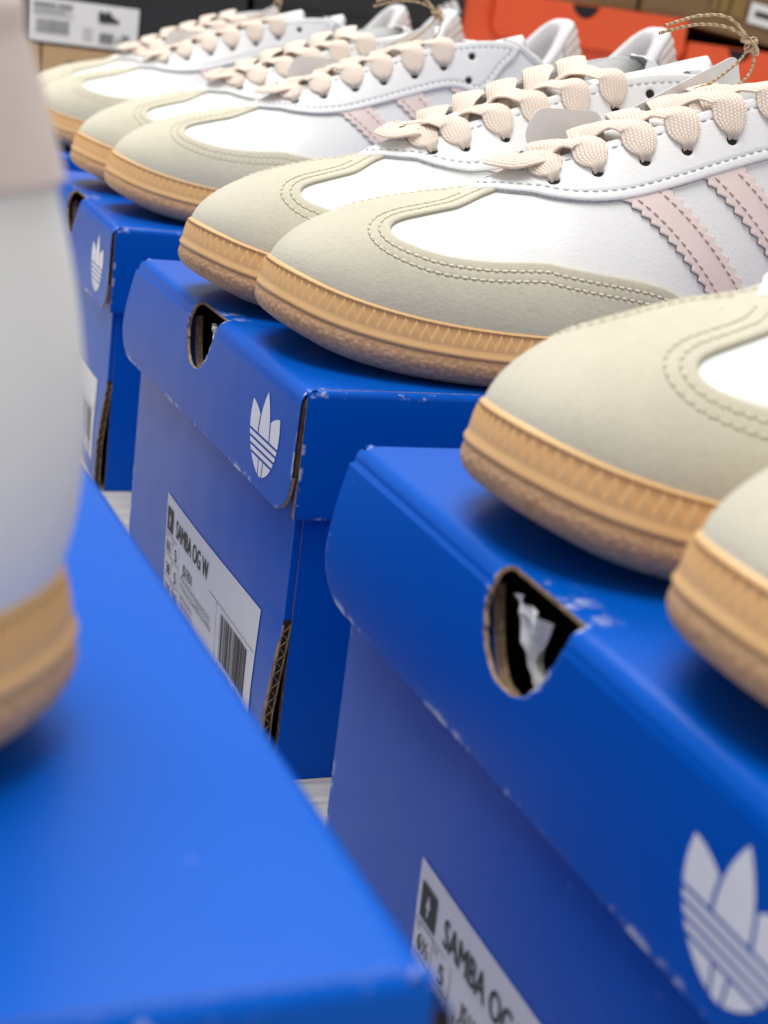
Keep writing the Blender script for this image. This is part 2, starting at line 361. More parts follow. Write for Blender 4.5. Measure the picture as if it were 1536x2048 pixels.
def clip_sheet(mb, P, N, D, L, edge_lift, down, mi_top=0, mi_wall=1, at=None, flip=False):
    """mesh the part of a grid where D>0, lifted by L along N, with a wall of the cut edge"""
    ns, nt_ = D.shape; Q = P+N*L[..., None]; ins = D > 0; base = mb.n; V = list(); vid = -np.ones((ns, nt_), int)
    ii = np.argwhere(ins); vid[ins] = np.arange(len(ii)); V = [Q[ins]]; A = [np.zeros(len(ii)) if at is None else at[ins]]; n = len(ii); F = []; Mi = []
    full = ins[:-1, :-1] & ins[1:, :-1] & ins[1:, 1:] & ins[:-1, 1:]
    for i, j in np.argwhere(full):
        F.append((vid[i, j], vid[i+1, j], vid[i+1, j+1], vid[i, j+1])); Mi.append(mi_top)
    part = (ins[:-1, :-1] | ins[1:, :-1] | ins[1:, 1:] | ins[:-1, 1:]) & ~full
    ex = {}; extra = []; lows = []; exa = []
    def cross(a, b):
        nonlocal n
        k = (a, b) if a < b else (b, a)
        if k in ex: return ex[k]
        f = D[a]/(D[a]-D[b]); p = P[a]*(1-f)+P[b]*f; nn = N[a]*(1-f)+N[b]*f
        ex[k] = (len(extra), p+nn*edge_lift, p-nn*down); extra.append(p+nn*edge_lift); lows.append(p-nn*down)
        exa.append(0 if at is None else at[a]*(1-f)+at[b]*f); return ex[k]
    pend = []
    for i, j in np.argwhere(part):
        cs = [(i, j), (i+1, j), (i+1, j+1), (i, j+1)]; poly = []; cr = []
        for k in range(4):
            a, b2 = cs[k], cs[(k+1) % 4]
            if ins[a]: poly.append(('v', vid[a]))
            if ins[a] != ins[b2]:
                e = cross(a, b2)[0]; poly.append(('e', e)); cr.append((len(poly)-1))
        pend.append((poly, cr))
    ne = len(extra)
    if ne: V.append(np.array(extra)); V.append(np.array(lows)); A.append(np.array(exa)); A.append(np.array(exa))
    rid = lambda q: q[1] if q[0] == 'v' else n+q[1]
    for poly, cr in pend:
        if len(poly) < 3: continue
        F.append(tuple(rid(q) for q in poly)); Mi.append(mi_top)
        m = len(poly)
        for k in range(m):
            a, b2 = poly[k], poly[(k+1) % m]
            if a[0] == 'e' and b2[0] == 'e': F.append((n+b2[1], n+a[1], n+ne+a[1], n+ne+b2[1])); Mi.append(mi_wall)
    if flip: F = [f[::-1] for f in F]
    if V and len(V[0]): mb.add(np.concatenate(V), F, Mi, np.concatenate(A))
def panel(mb, side, poly, edges, ns, nt_, thick, r=.0009, ef=.6, base=.0001, grooves=(), extra=None, down=.0004, holes=(), pad=.01):
    """one leather piece on the upper: poly in (s,t), edges = list of visible cut edges in (s,t). Returns what the stitches need"""
    poly = np.asarray(poly); s0, t0 = np.maximum(poly.min(0)-pad, 0); s1, t1 = np.minimum(poly.max(0)+pad, 1)
    S, T = np.meshgrid(np.linspace(s0, s1, ns), np.linspace(t0, t1, nt_), indexing='ij')
    P, N = surf(side, S, T); d = np.full(S.size, 1e9)
    for e in edges:
        e = np.asarray(e); k = np.clip((np.abs(np.diff(e, axis=0)).max(1)/.004).astype(int)+1, 1, 40)
        E = np.vstack([np.linspace(e[i], e[i+1], k[i], endpoint=False) for i in range(len(e)-1)]+[e[-1:]])
        C, _ = surf(side, E[:, 0], E[:, 1]); d = np.minimum(d, seg_dist(P.reshape(-1, 3), C))
    D = np.where(inside(S, T, poly), d.reshape(S.shape), -d.reshape(S.shape))
    D0 = D.copy()
    for hs, ht, hr in holes:
        c, _ = surf(side, np.array([hs]), np.array([ht])); D = np.minimum(D, np.linalg.norm(P-c[0], axis=-1)-hr)
    x = np.clip(D/r, 0, 1); L = base+thick*(ef+(1-ef)*np.sqrt(np.clip(1-(1-x)**2, 0, 1)))
    for off, dep, w in grooves: L = L-dep*np.exp(-((D0-off)/w)**2)*np.clip((.975-T)/.05, 0, 1)
    if extra is not None: L = L+extra(S, T, D)
    clip_sheet(mb, P, N, D, L, base+thick*ef, down, flip=side > 0)
    return dict(S=S, T=T, D=D0, L=L, P=P, N=N, side=side)
def contour(pn, level, tmax=1.0, smin=-1.0):
    """polylines (points, normals) where the distance to the cut edge equals level"""
    D = pn['D']-level; Q = pn['P']+pn['N']*pn['L'][..., None]; N = pn['N']; segs = {}; pts = {}
    ns, nt_ = D.shape
    def key(a, b):
        k = (a, b) if a < b else (b, a)
        if k not in pts:
            f = D[a]/(D[a]-D[b]); pts[k] = (Q[a]*(1-f)+Q[b]*f, N[a]*(1-f)+N[b]*f, pn['T'][a]*(1-f)+pn['T'][b]*f, pn['S'][a]*(1-f)+pn['S'][b]*f)
        return k
    sg = D > 0; cell = sg[:-1, :-1].astype(int)+sg[1:, :-1]+sg[1:, 1:]+sg[:-1, 1:]
    for i, j in np.argwhere((cell > 0) & (cell < 4)):
        cs = [(i, j), (i+1, j), (i+1, j+1), (i, j+1)]; ks = [key(cs[k], cs[(k+1) % 4]) for k in range(4) if sg[cs[k]] != sg[cs[(k+1) % 4]]]
        for a in range(0, len(ks)-1, 2):
            segs.setdefault(ks[a], []).append(ks[a+1]); segs.setdefault(ks[a+1], []).append(ks[a])
    out = []; seen = set()
    for start in sorted(segs, key=lambda k: len(segs[k])):
        if start in seen: continue
        ch = [start]; seen.add(start)
        while True:
            nx = [q for q in segs[ch[-1]] if q not in seen]
            if not nx: break
            seen.add(nx[0]); ch.append(nx[0])
        if len(ch) > 4: out.append(ch)
    res = []
    for ch in out:
        arr = [pts[k] for k in ch if pts[k][2] < tmax and pts[k][3] > smin]
        if len(arr) > 4: res.append((np.array([a[0] for a in arr]), np.array([a[1] for a in arr])))
    return res
def stitches(mb, lines, pitch, length, rad, lift=.0001, mi=0, hole_mb=None, hole_r=.0004):
    for P, N in lines:
        d = np.r_[0, np.cumsum(np.linalg.norm(np.diff(P, axis=0), axis=1))]
        if d[-1] < pitch*2: continue
        for c in np.arange(pitch/2, d[-1]-pitch/2, pitch):
            row = []
            for q, hz, rr in ((-.5, -.5, .45), (-.3, .5, .95), (.3, .5, .95), (.5, -.5, .45)):
                x = c+q*length; p = np.array([np.interp(x, d, P[:, k]) for k in range(3)]); n_ = np.array([np.interp(x, d, N[:, k]) for k in range(3)])
                row.append((p, n_/np.linalg.norm(n_), hz*rad, rr*rad))
            tg = row[3][0]-row[0][0]; L = np.linalg.norm(tg)
            if L > length*1.6 or L < 1e-6: continue
            tg /= L; V = []
            for p, n_, hz, rr in row:
                b = np.cross(tg, n_); o = p+n_*(lift+hz)
                for a in range(5): V.append(o+b*rr*1.15*math.cos(a*2*PI/5)+n_*rr*math.sin(a*2*PI/5))
            F = [(k*5+a, k*5+(a+1) % 5, k*5+5+(a+1) % 5, k*5+5+a) for k in range(3) for a in range(5)]
            mb.add(V, F, mi)
            if hole_mb is not None:
                p, n_ = row[3][0]+tg*(pitch-length)*.5, row[3][1]; b = np.cross(tg, n_)
                hole_mb.add([p+n_*.00012+tg*hole_r*1.2*math.cos(a*PI/3)+b*hole_r*math.sin(a*PI/3) for a in range(6)], [tuple(range(6))], 0)

WIN_UP = [(.262, .885), (.243, .880), (.226, .862), (.205, .805), (.184, .738), (.160, .690), (.138, .645), (.118, .590)]
WIN_LOW = [(.109, .530), (.113, .465), (.128, .412), (.154, .378), (.185, .360), (.25, .364), (.286, .358), (.34, .326), (.376, .296), (.406, .257), (.429, .207), (.462, .117), (.50, -.03)]
EYE_LOW = [(.172, 1.06), (.190, 1.005), (.215, .965), (.243, .905), (.272, .80), (.313, .705), (.367, .672), (.422, .690), (.469, .713), (.510, .732), (.535, .728), (.558, .700), (.574, .697), (.590, .755), (.603, .838), (.615, .905), (.622, .985)]
EYELETS = [(.308, .838), (.347, .846), (.390, .849), (.430, .852), (.474, .852), (.515, .872), (.555, .916), (.553, .780)]
STRIPES = [(.369, .659, .198, .0455), (.446, .698, .218, .0440), (.535, .693, .240, .0425)]
def zigzag(s_of_t, t0, t1, n, depth, phase=0):
    ts = np.linspace(t0, t1, 2*n+1); return [(s_of_t(t)+(depth if (k+phase) % 2 else -depth), t) for k, t in enumerate(ts)]

def build_shoe_parts():
    parts = []                                    # (name, MB, materials, children, kwargs)
    # ---- upper shell
    up = MB()
    for sd in (-1, 1):
        up.grid(TAB[sd][::3, ::4][:, :], flip=sd > 0)
    parts.append(('upper', up, ['leather'], [], dict(merge=2e-5)))
    # ---- toe cap
    tc = MB(); ts = MB(); th = MB()
    edge = np.vstack([smooth_line(WIN_UP+WIN_LOW, 10)])
    poly = np.vstack([edge, [(.50, -.2), (-.2, -.2), (-.2, 1.2), (.262, 1.2)]])
    for sd in (-1, 1):
        pn = panel(tc, sd, poly, [edge], 250, 170, .0013, .0009, .55, .0001, grooves=[(.0032, .0002, .0006), (.0062, .0002, .0006)])
        for off in (.0032, .0062): stitches(ts, contour(pn, off, .93),   .0026, .0018, .00036, .00006, hole_mb=th, hole_r=.00028)
    parts.append(('toe_cap', tc, ['suede', 'suede_edge'], [('stitching', ts, ['cream_thread'], dict(stuff=True)), ('needle_holes', th, ['needle_hole'], dict(stuff=True))], dict(merge=2e-5)))
    # ---- side stripes with pinked edges
    for sd in (-1, 1):
        for (a, tr, k, w) in STRIPES:
            st = MB(); ss = MB(); top = .80
            le = zigzag(lambda t: a+k*(tr-t), top, -.02, 19, .0023); re_ = zigzag(lambda t: a+w+k*(tr-t), top, -.02, 19, .0023, 1)
            pl = np.array(le+re_[::-1])
            pn = panel(st, sd, pl, [np.array(le), np.array(re_)], 150, 300, .0009, .0004, .7, .0002, grooves=[])
            q = dict(pn)
            # stitch lines run straight, inside the teeth
            for off in (.010, w-.010):
                tt = np.linspace(.70, .03, 60); s_ = a+off+k*(tr-tt); P, N = surf(sd, s_, tt, np.full(60, .0011)); stitches(ss, [(P, N)], .0030, .0021, .00030, .0001)
            parts.append(('stripe', st, ['pink', 'pink_edge'], [('stitching', ss, ['pink_thread'], dict(stuff=True))], {}))
    # ---- eyestay
    ey = MB(); es = MB(); hole = MB()
    low = smooth_line(EYE_LOW, 10); thr = np.array([(s, .985) for s in np.linspace(.622, .306, 60)])
    fr = np.array([(.306, .985), (.296, .982), (.288, .986), (.284, 1.0), (.283, 1.03)])
    poly = np.vstack([low, thr[1:], fr[1:], [(.283, 1.2), (.172, 1.2)]])
    for sd in (-1, 1):
        pn = panel(ey, sd, poly, [low, np.vstack([thr, fr[1:]])], 400, 130, .0014, .0012, .55, .0005, grooves=[(.0030, .0003, .0006)], holes=[(s, t-.018, .0016) for s, t in EYELETS], down=.0002)
        ln = contour(pn, .0030, .985, .195)
        stitches(es, ln, .0029, .0019, .00028, .0000)
        for s, t in EYELETS:
            p, n_ = surf(sd, np.array([s]), np.array([t-.018]), np.array([.00125])); p, n_ = p[0], n_[0]
            x = np.cross(n_, (0, 1, 0)); x /= np.linalg.norm(x); y = np.cross(n_, x)
            hole.add([p+x*.0026*math.cos(a*PI/6)+y*.0026*math.sin(a*PI/6) for a in range(12)], [tuple(range(12))], 0)
    parts.append(('eyestay', ey, ['leather', 'raw_edge'], [('stitching', es, ['white_thread'], dict(stuff=True)), ('eyelet_holes', hole, ['dark_hole'], dict(stuff=True))], dict(merge=2e-5)))
    # ---- tongue
    tg = MB(); xs = np.linspace(.062, .193, 48); ys = np.linspace(-1, 1, 25); n = len(xs)
    zt = crom([.059, .0745, .0935, .113, .1325, .1575, .1765, .190, .204], [.0505, .0575, .0670, .0740, .0800, .0865, .0920, .0965, .1010], xs)
    hw = crom([.059, .08, .12, .155, .175, .187, .194], [.003, .0085, .0155, .0195, .0200, .0175, .006], xs)
    P = np.zeros((n, 25, 3))
    for i in range(n): P[i, :, 0] = xs[i]-.002*ys**2; P[i, :, 1] = hw[i]*ys; P[i, :, 2] = zt[i]+.0030-.0075*ys**2*(1 if xs[i] < .17 else 1.2)
    Pb = P.copy(); Pb[..., 2] -= .0042; Pb[..., 0] += .0015
    tg.grid(P); tg.grid(Pb, flip=True); rim = np.concatenate([P[:, 0], P[-1, 1:], P[::-1, -1][1:]]); rimb = np.concatenate([Pb[:, 0], Pb[-1, 1:], Pb[::-1, -1][1:]])
    tg.grid(np.stack([rim, (rim+rimb)/2+np.array([.0012, 0, 0]), rimb], 1), mi=1, flip=True)
    parts.append(('tongue', tg, ['leather', 'lining'], [], dict(merge=1e-5)))
    # ---- padded collar and lining
    ln = MB()
    for sd in (-1, 1):
        s = np.linspace(.60, 1, 90); T1, N1 = surf(sd, s, np.ones(90)); Nh = N1*np.array([1, 1, 0]); Nh /= np.linalg.norm(Nh, axis=1)[:, None]; up_ = np.array([0, 0, 1.])
        k = np.clip((s-.60)/.05, 0, 1)[:, None]
        rows = [surf(sd, s, np.full(90, .975), np.full(90, .0004))[0], T1+Nh*.0009+up_*.0006, T1+up_*.0024*k+Nh*.0002, T1+up_*.0032*k-Nh*.0025, T1+up_*.0024*k-Nh*.0055, T1-up_*.0010-Nh*.0082]
        for t, o in ((.90, .0092), (.78, .0098), (.60, .0088), (.40, .0070), (.22, .0056), (.10, .005)):
            Pq, Nq = surf(sd, s, np.full(90, t)); h = Nq*np.array([1, 1, 0]); h /= np.linalg.norm(h, axis=1)[:, None]; rows.append(Pq-h*o)
        ln.grid(np.stack(rows, 1), flip=sd > 0)
    parts.append(('collar_lining', ln, ['lining'], [], dict(merge=2e-4)))
    ins = MB(); R = offset_ring(OUT, -.011)[::6]; ins.add(np.c_[R, np.full(len(R), .0245)+np.clip((.05-R[:, 0])*.08, 0, .004)], [tuple(range(len(R)))[::-1]])
    parts.append(('insole', ins, ['insole'], [], {}))
    # ---- moulded heel tab
    ht = MB()
    he = smooth_line([(.872, 1.02), (.876, .93), (.884, .80), (.898, .64), (.93, .585), (1.0, .565), (1.05, .565)], 8); pl = np.vstack([he, [(1.05, 1.2), (.872, 1.2)]])
    for sd in (-1, 1):
        panel(ht, sd, pl, [he], 70, 150, .0012, .0008, .5, .0002, extra=lambda S, T, D: .0008*np.abs(np.sin(PI*(T-.62)/.065))*np.clip((T-.74)/.05, 0, 1)*np.clip(D/.003, 0, 1)*np.clip((1.0-T)/.03, 0, 1))
    parts.append(('heel_tab', ht, ['heel_pink', 'pink_edge'], [], dict(merge=2e-5)))
    # ---- gum foxing with triangle teeth
    per = np.linalg.norm(np.diff(np.vstack([OUT, OUT[:1]]), axis=0), axis=1).sum(); nt_teeth = int(per/.0031); nU = nt_teeth*12
    R = resample(np.vstack([OUT, OUT[:1]]), nU+1)[:-1]; x = R[:, 0]; top = sole_top(x); bot = sole_bottom(x); h = top-bot
    Tn = np.roll(R, -3, 0)-np.roll(R, 3, 0); Tn /= np.linalg.norm(Tn, axis=1)[:, None]; Nn = np.stack([-Tn[:, 1], Tn[:, 0]], 1)
    if ((R-R.mean(0))*Nn).sum() < 0: Nn = -Nn
    c = (np.arange(nU)/12.) % 1-.5
    qs = [(.02, -.0052), (.0, -.0028), (.012, -.0020), (.035, -.0014), (.055, -.0011)]+[(q, -.0011+.0011*math.sin((q-.055)/.35*PI/2)) for q in np.linspace(.075, .345, 16)]+[(.375, .0001), (.41, .0004), (.44, .0007), (.465, .0008), (.485, .0006), (.505, .0003)]
    P = np.zeros((nU, len(qs), 3))
    for j, (q, e) in enumerate(qs):
        e = np.full(nU, e+.0006*(q-.05))
        if .07 < q < .35:
            w = .52*(q-.080)/(.325-.080); e = e-.0007*np.clip((np.abs(c)-w)/.07, 0, 1)
        P[:, j, :2] = R+Nn*e[:, None]; P[:, j, 2] = top-q*h
    fx = MB(); fx.grid(P, closed_u=True, flip=True)
    parts.append(('foxing', fx, ['gum'], [], {}))
    so = MB(); R2, N2, t2, h2 = R[::6], Nn[::6], top[::6], h[::6]
    qs = [(.50, -.0006), (.505, .0002), (.53, .0004), (.58, .0007), (.64, .0009), (.70, .0008), (.76, .0004), (.82, -.0003), (.88, -.0014), (.93, -.0028), (.97, -.0046), (.992, -.0066), (1.0, -.0095), (1.0, -.02)]
    P = np.zeros((len(R2), len(qs), 3))
    for j, (q, e) in enumerate(qs): P[:, j, :2] = R2+N2*(e+.0003); P[:, j, 2] = t2-q*h2
    so.grid(P, closed_u=True, flip=True); o = len(R2); k = len(qs)
    so.f.append(tuple(i*k+k-1 for i in range(o))); so.m.append(0)
    parts.append(('outsole', so, ['gum_low'], [], {}))
    # ---- lacing
    def ribbon(pts, nrm, wid, thick=.0015, n=64, skew=0.0):
        P = np.array(pts); N = np.array(nrm, float); kk = np.linspace(0, 1, len(P)); u = np.linspace(0, 1, n)
        cl = np.r_[0, np.cumsum(np.linalg.norm(np.diff(P, axis=0), axis=1))]; C = resample(crom(cl, P, np.linspace(0, cl[-1], 400)), n); d = np.r_[0, np.cumsum(np.linalg.norm(np.diff(C, axis=0), axis=1))]
        dd = np.r_[0, np.cumsum(np.linalg.norm(np.diff(P, axis=0), axis=1))]; dd /= dd[-1]
        Nn_ = np.stack([np.interp(u, dd, N[:, k]) for k in range(3)], 1); W = np.interp(u, dd, wid)
        tg_ = np.gradient(C, axis=0); tg_ /= np.linalg.norm(tg_, axis=1)[:, None]
        b = np.cross(tg_, Nn_); b /= np.linalg.norm(b, axis=1)[:, None]; nn = np.cross(b, tg_)
        m = 28; a = np.linspace(0, 2*PI, m, endpoint=False); ca = np.sign(np.cos(a))*np.abs(np.cos(a))**.75; sa = np.sign(np.sin(a))*np.abs(np.sin(a))**.6
        squeeze = W/np.max(wid)
        fold = np.clip((.86-squeeze)/.5, 0, 1)
        Q = np.zeros((n, m, 3)); uv = np.zeros((n, m, 2))
        for j in range(m):
            rib = 1+.10*abs(math.cos(ca[j]*PI*3.0))
            arch = -.0004*ca[j]**2*(1-fold)+ .0010*fold*(abs(ca[j])-.35)
            Q[:, j] = C+b*(W/2*ca[j])[:, None]+nn*(thick/2*sa[j]*rib*(1+.35*fold)+arch)[:, None]
            uv[:, j, 0] = d; uv[:, j, 1] = (ca[j]+1)/2*.998
        mb = MB(); mb.grid(np.transpose(Q, (1, 0, 2)), closed_u=True)
        o = mb.n; F = [tuple(j*n for j in range(m))[::-1], tuple(j*n+n-1 for j in range(m))]
        for f in F: mb.f.append(f); mb.m.append(0)
        return mb, np.transpose(uv, (1, 0, 2)).reshape(-1, 2)
    def eye_pts(sd, i, jit=0):
        s, t = EYELETS[i]; e, n_ = surf(sd, np.array([s]), np.array([t])); s2 = s-.004
        ed, n2 = surf(sd, np.array([s2]), np.array([.985])); mid, n3 = surf(sd, np.array([s-.002]), np.array([(t+.985)/2]))
        upv = np.array([0, 0, 1.]); ne = n2[0]*.55+upv*.45; ne /= np.linalg.norm(ne)
        dn = e[0]-mid[0]; dn /= np.linalg.norm(dn)
        return [(ed[0]+ne*.0028, ne, .0112), (mid[0]+n3[0]*.0029, n3[0], .0104), (e[0]+n_[0]*.0027+(mid[0]-e[0])*.34, n_[0], .0072), (e[0]+n_[0]*.0023+(mid[0]-e[0])*.07, n_[0]*.85+dn*.3, .0034), (e[0]+n_[0]*.0004+dn*.0002, (n_[0]*.4+dn), .0022), (e[0]-n_[0]*.0045, dn, .0018)]
    def tz(x): return float(np.interp(x, xs, zt))
    upn = np.array([0, 0, 1.])
    A = eye_pts(-1, 0); B = eye_pts(1, 0); cx = (A[0][0][0]+B[0][0][0])/2
    seq = A[::-1]+[(np.array([cx-.0070, -.006, A[0][0][2]-.0012]), np.array([-.4, -.25, .85]), .0102), (np.array([cx-.0085, .006, A[0][0][2]-.0022]), np.array([-.4, .1, .9]), .0095)]+B
    mb, uv = ribbon([q[0] for q in seq], [q[1] for q in seq], [q[2] for q in seq], n=90)
    parts.append(('lace_strand', mb, ['lace'], [], dict(uv=uv)))
    for i in range(1, 6):
        for sd in (-1, 1):
            E = eye_pts(sd, i); x1 = E[0][0][0]; O = surf(-sd, np.array([EYELETS[i-1][0]+.004]), np.array([.985]))[0][0]
            over = .0018 if (sd < 0) == (i % 2 == 0) else 0.0; y1 = abs(E[0][0][1])
            x0 = O[0]; xm = .55*x1+.45*x0
            yo = abs(O[1]); zc = (O[2]+E[0][0][2])/2
            seq = [(np.array([x0-.002, -sd*(yo-.0015), O[2]-.0095]), upn, .0090), (np.array([x0, -sd*yo*.62, O[2]-.0034]), np.array([-.25, sd*.3, .9]), .0102),
                   (np.array([xm-.002, 0, zc-.0004+over]), np.array([-.35, sd*.42, .84]), .0108), (np.array([x1-.0030, sd*y1*.60, E[0][0][2]-.0002+over*.4]), (upn+E[0][1])/2, .0112)]+E
            mb, uv = ribbon([q[0] for q in seq], [q[1] for q in seq], [q[2] for q in seq], n=72)
            parts.append(('lace_strand', mb, ['lace'], [], dict(uv=uv)))
    return parts
M['heel_pink'] = varied('pale_pink_heel_rubber', (.70, .60, .565), (.66, .555, .52), 60, .5, .4, 700, .0002, .2)
SHOE_PARTS = build_shoe_parts()
def shoe_meshes(mirror):
    out = []
    for name, mb, mats, kids, kw in SHOE_PARTS:
        me = mb.mesh(name, [M[k] for k in mats], mirror=mirror, **{k: v for k, v in kw.items() if k != 'stuff'})
        km = [(kn, kb.mesh(kn, [M[k] for k in kmats], mirror=mirror), kkw) for kn, kb, kmats, kkw in kids if kb.n]
        out.append((name, me, km))
    return out
SHOE_MESH = {False: shoe_meshes(False), True: shoe_meshes(True)}
def place_shoe(x, y, rz, mirror, label, z=None):
    root = empty('sneaker', (x, y, (BOX_H if z is None else z)+.0003), rz)
    tag(root, label, 'sneaker', 'sneakers standing on the blue boxes')
    for name, me, km in SHOE_MESH[mirror]:
        o = obj(name, me, root)
        for kn, kme, kkw in km:
            k = obj(kn, kme, o)
            if kkw.get('stuff'): k['kind'] = 'stuff'
    return root

# ================================================================== SETTING
fl = MB(); fl.box((-3, -2, -.02), (4, 5, 0)); floor = obj('floor', fl.mesh('floor', [M['floor']], smooth=False)); tag(floor, kind='structure')

# ================================================================== LETTERING
_txt_cache = {}
def text_geo(s, size):
    """flat triangles of a line of text, lower left at 0,0, cap height about size*.7"""
    cu = bpy.data.curves.new('txt', 'FONT'); cu.body = s; cu.size = size; cu.resolution_u = 3
    o = bpy.data.objects.new('txt', cu); COL.objects.link(o)
    dg = bpy.context.evaluated_depsgraph_get(); me = bpy.data.meshes.new_from_object(o.evaluated_get(dg))
    V = np.array([v.co[:] for v in me.vertices]).reshape(-1, 3); F = [tuple(p.vertices) for p in me.polygons]
    bpy.data.objects.remove(o); bpy.data.curves.remove(cu); bpy.data.meshes.remove(me)
    return V, F
class Sheet(MB):
    """flat print laid out in (u,v) on a plane: origin O, axes U and V, normal W"""
    def __init__(s, O, U, V, W): super().__init__(); s.O = np.array(O, float); s.U = np.array(U, float); s.V = np.array(V, float); s.W = np.array(W, float)
    def pts(s, uv, lift): uv = np.asarray(uv, float); return s.O+uv[:, :1]*s.U+uv[:, 1:2]*s.V+s.W*lift
    def rect(s, u0, v0, u1, v1, lift=.0002, mi=0): s.add(s.pts([(u0, v0), (u1, v0), (u1, v1), (u0, v1)], lift), [(0, 1, 2, 3)], mi)
    def poly(s, uv, lift=.0002, mi=0): s.add(s.pts(uv, lift), [tuple(range(len(uv)))], mi)
    def text(s, t, u, v, h, lift=.0002, mi=0, sx=1.0, bold=0.0):
        V, F = text_geo(t, h/.72)
        if not len(V): return
        for du in ((0,) if not bold else (0, bold)):
            q = V[:, :2]*np.array([sx, 1])+np.array([u+du, v]); s.add(s.pts(q, lift+du*.02), F, mi)
    def fit(s, t, u, v, h, width, **k):
        V, F = text_geo(t, h/.72); s.text(t, u, v, h, sx=width/max(V[:, 0].max(), 1e-6), **k)

# ================================================================== BLUE SHOE BOX
BOX_W, BOX_L, BOX_H, LID = .200, .330, .1200, .0375
def trefoil_mesh():
    """three leaves crossed by three bars, unit height"""
    n = 220; U, V = np.meshgrid(np.linspace(-.62, .62, n), np.linspace(-.02, 1.03, n), indexing='ij')
    def leaf(ax, ay, bx, by, w):
        c = np.array([(ax+bx)/2, (ay+by)/2]); d = np.array([ax-bx, ay-by]); L = np.linalg.norm(d)/2; d /= 2*L
        p = (U-c[0])*d[0]+(V-c[1])*d[1]; q = -(U-c[0])*d[1]+(V-c[1])*d[0]
        R = (L*L+w*w)/(2*w); return np.minimum(R-np.hypot(p, q+(R-w)), R-np.hypot(p, q-(R-w)))
    mid = leaf(0, 1.0, 0, -.03, .185); lf = leaf(-.50, .80, .03, -.03, .235); rt = leaf(.50, .80, -.03, -.03, .235)
    g = .018
    union = np.maximum(mid, np.maximum(lf, rt))
    upper = np.maximum(mid, np.maximum(np.minimum(lf, -mid-2*g), np.minimum(rt, -mid-2*g)))
    base = union
    bars = np.full(U.shape, -1.)
    gaps = [(.428, .458), (.343, .373), (.258, .288), (.173, .203)]
    D = np.where(V > .44, upper, base)
    low = np.minimum(base, np.minimum(np.abs(U-.065-.10*V)-.014, np.abs(U+.065+.10*V)-.014))
    D = np.where(V < .19, low, D)
    for a, b in gaps: D = np.minimum(D, np.maximum(a-V, V-b))
    P = np.stack([np.zeros_like(U), -U, V], -1); N = np.zeros_like(P); N[..., 0] = -1
    mb = MB(); clip_sheet(mb, P, N, D, np.zeros_like(D), 0, 0); mb.m = [0]*len(mb.m); return mb
_tre = trefoil_mesh()
def flap_x(y, z):
    """the end flap of the lid bows out a little towards its lower edge"""
    q = np.clip((BOX_H-z)/LID, 0, 1); e = np.clip(np.abs(y-BOX_W/2)/(BOX_W/2), 0, 1)
    return -(.0004+0.0044*(np.clip(y, 0, BOX_W)/BOX_W)**1.6)*np.sin(q*PI*.62)
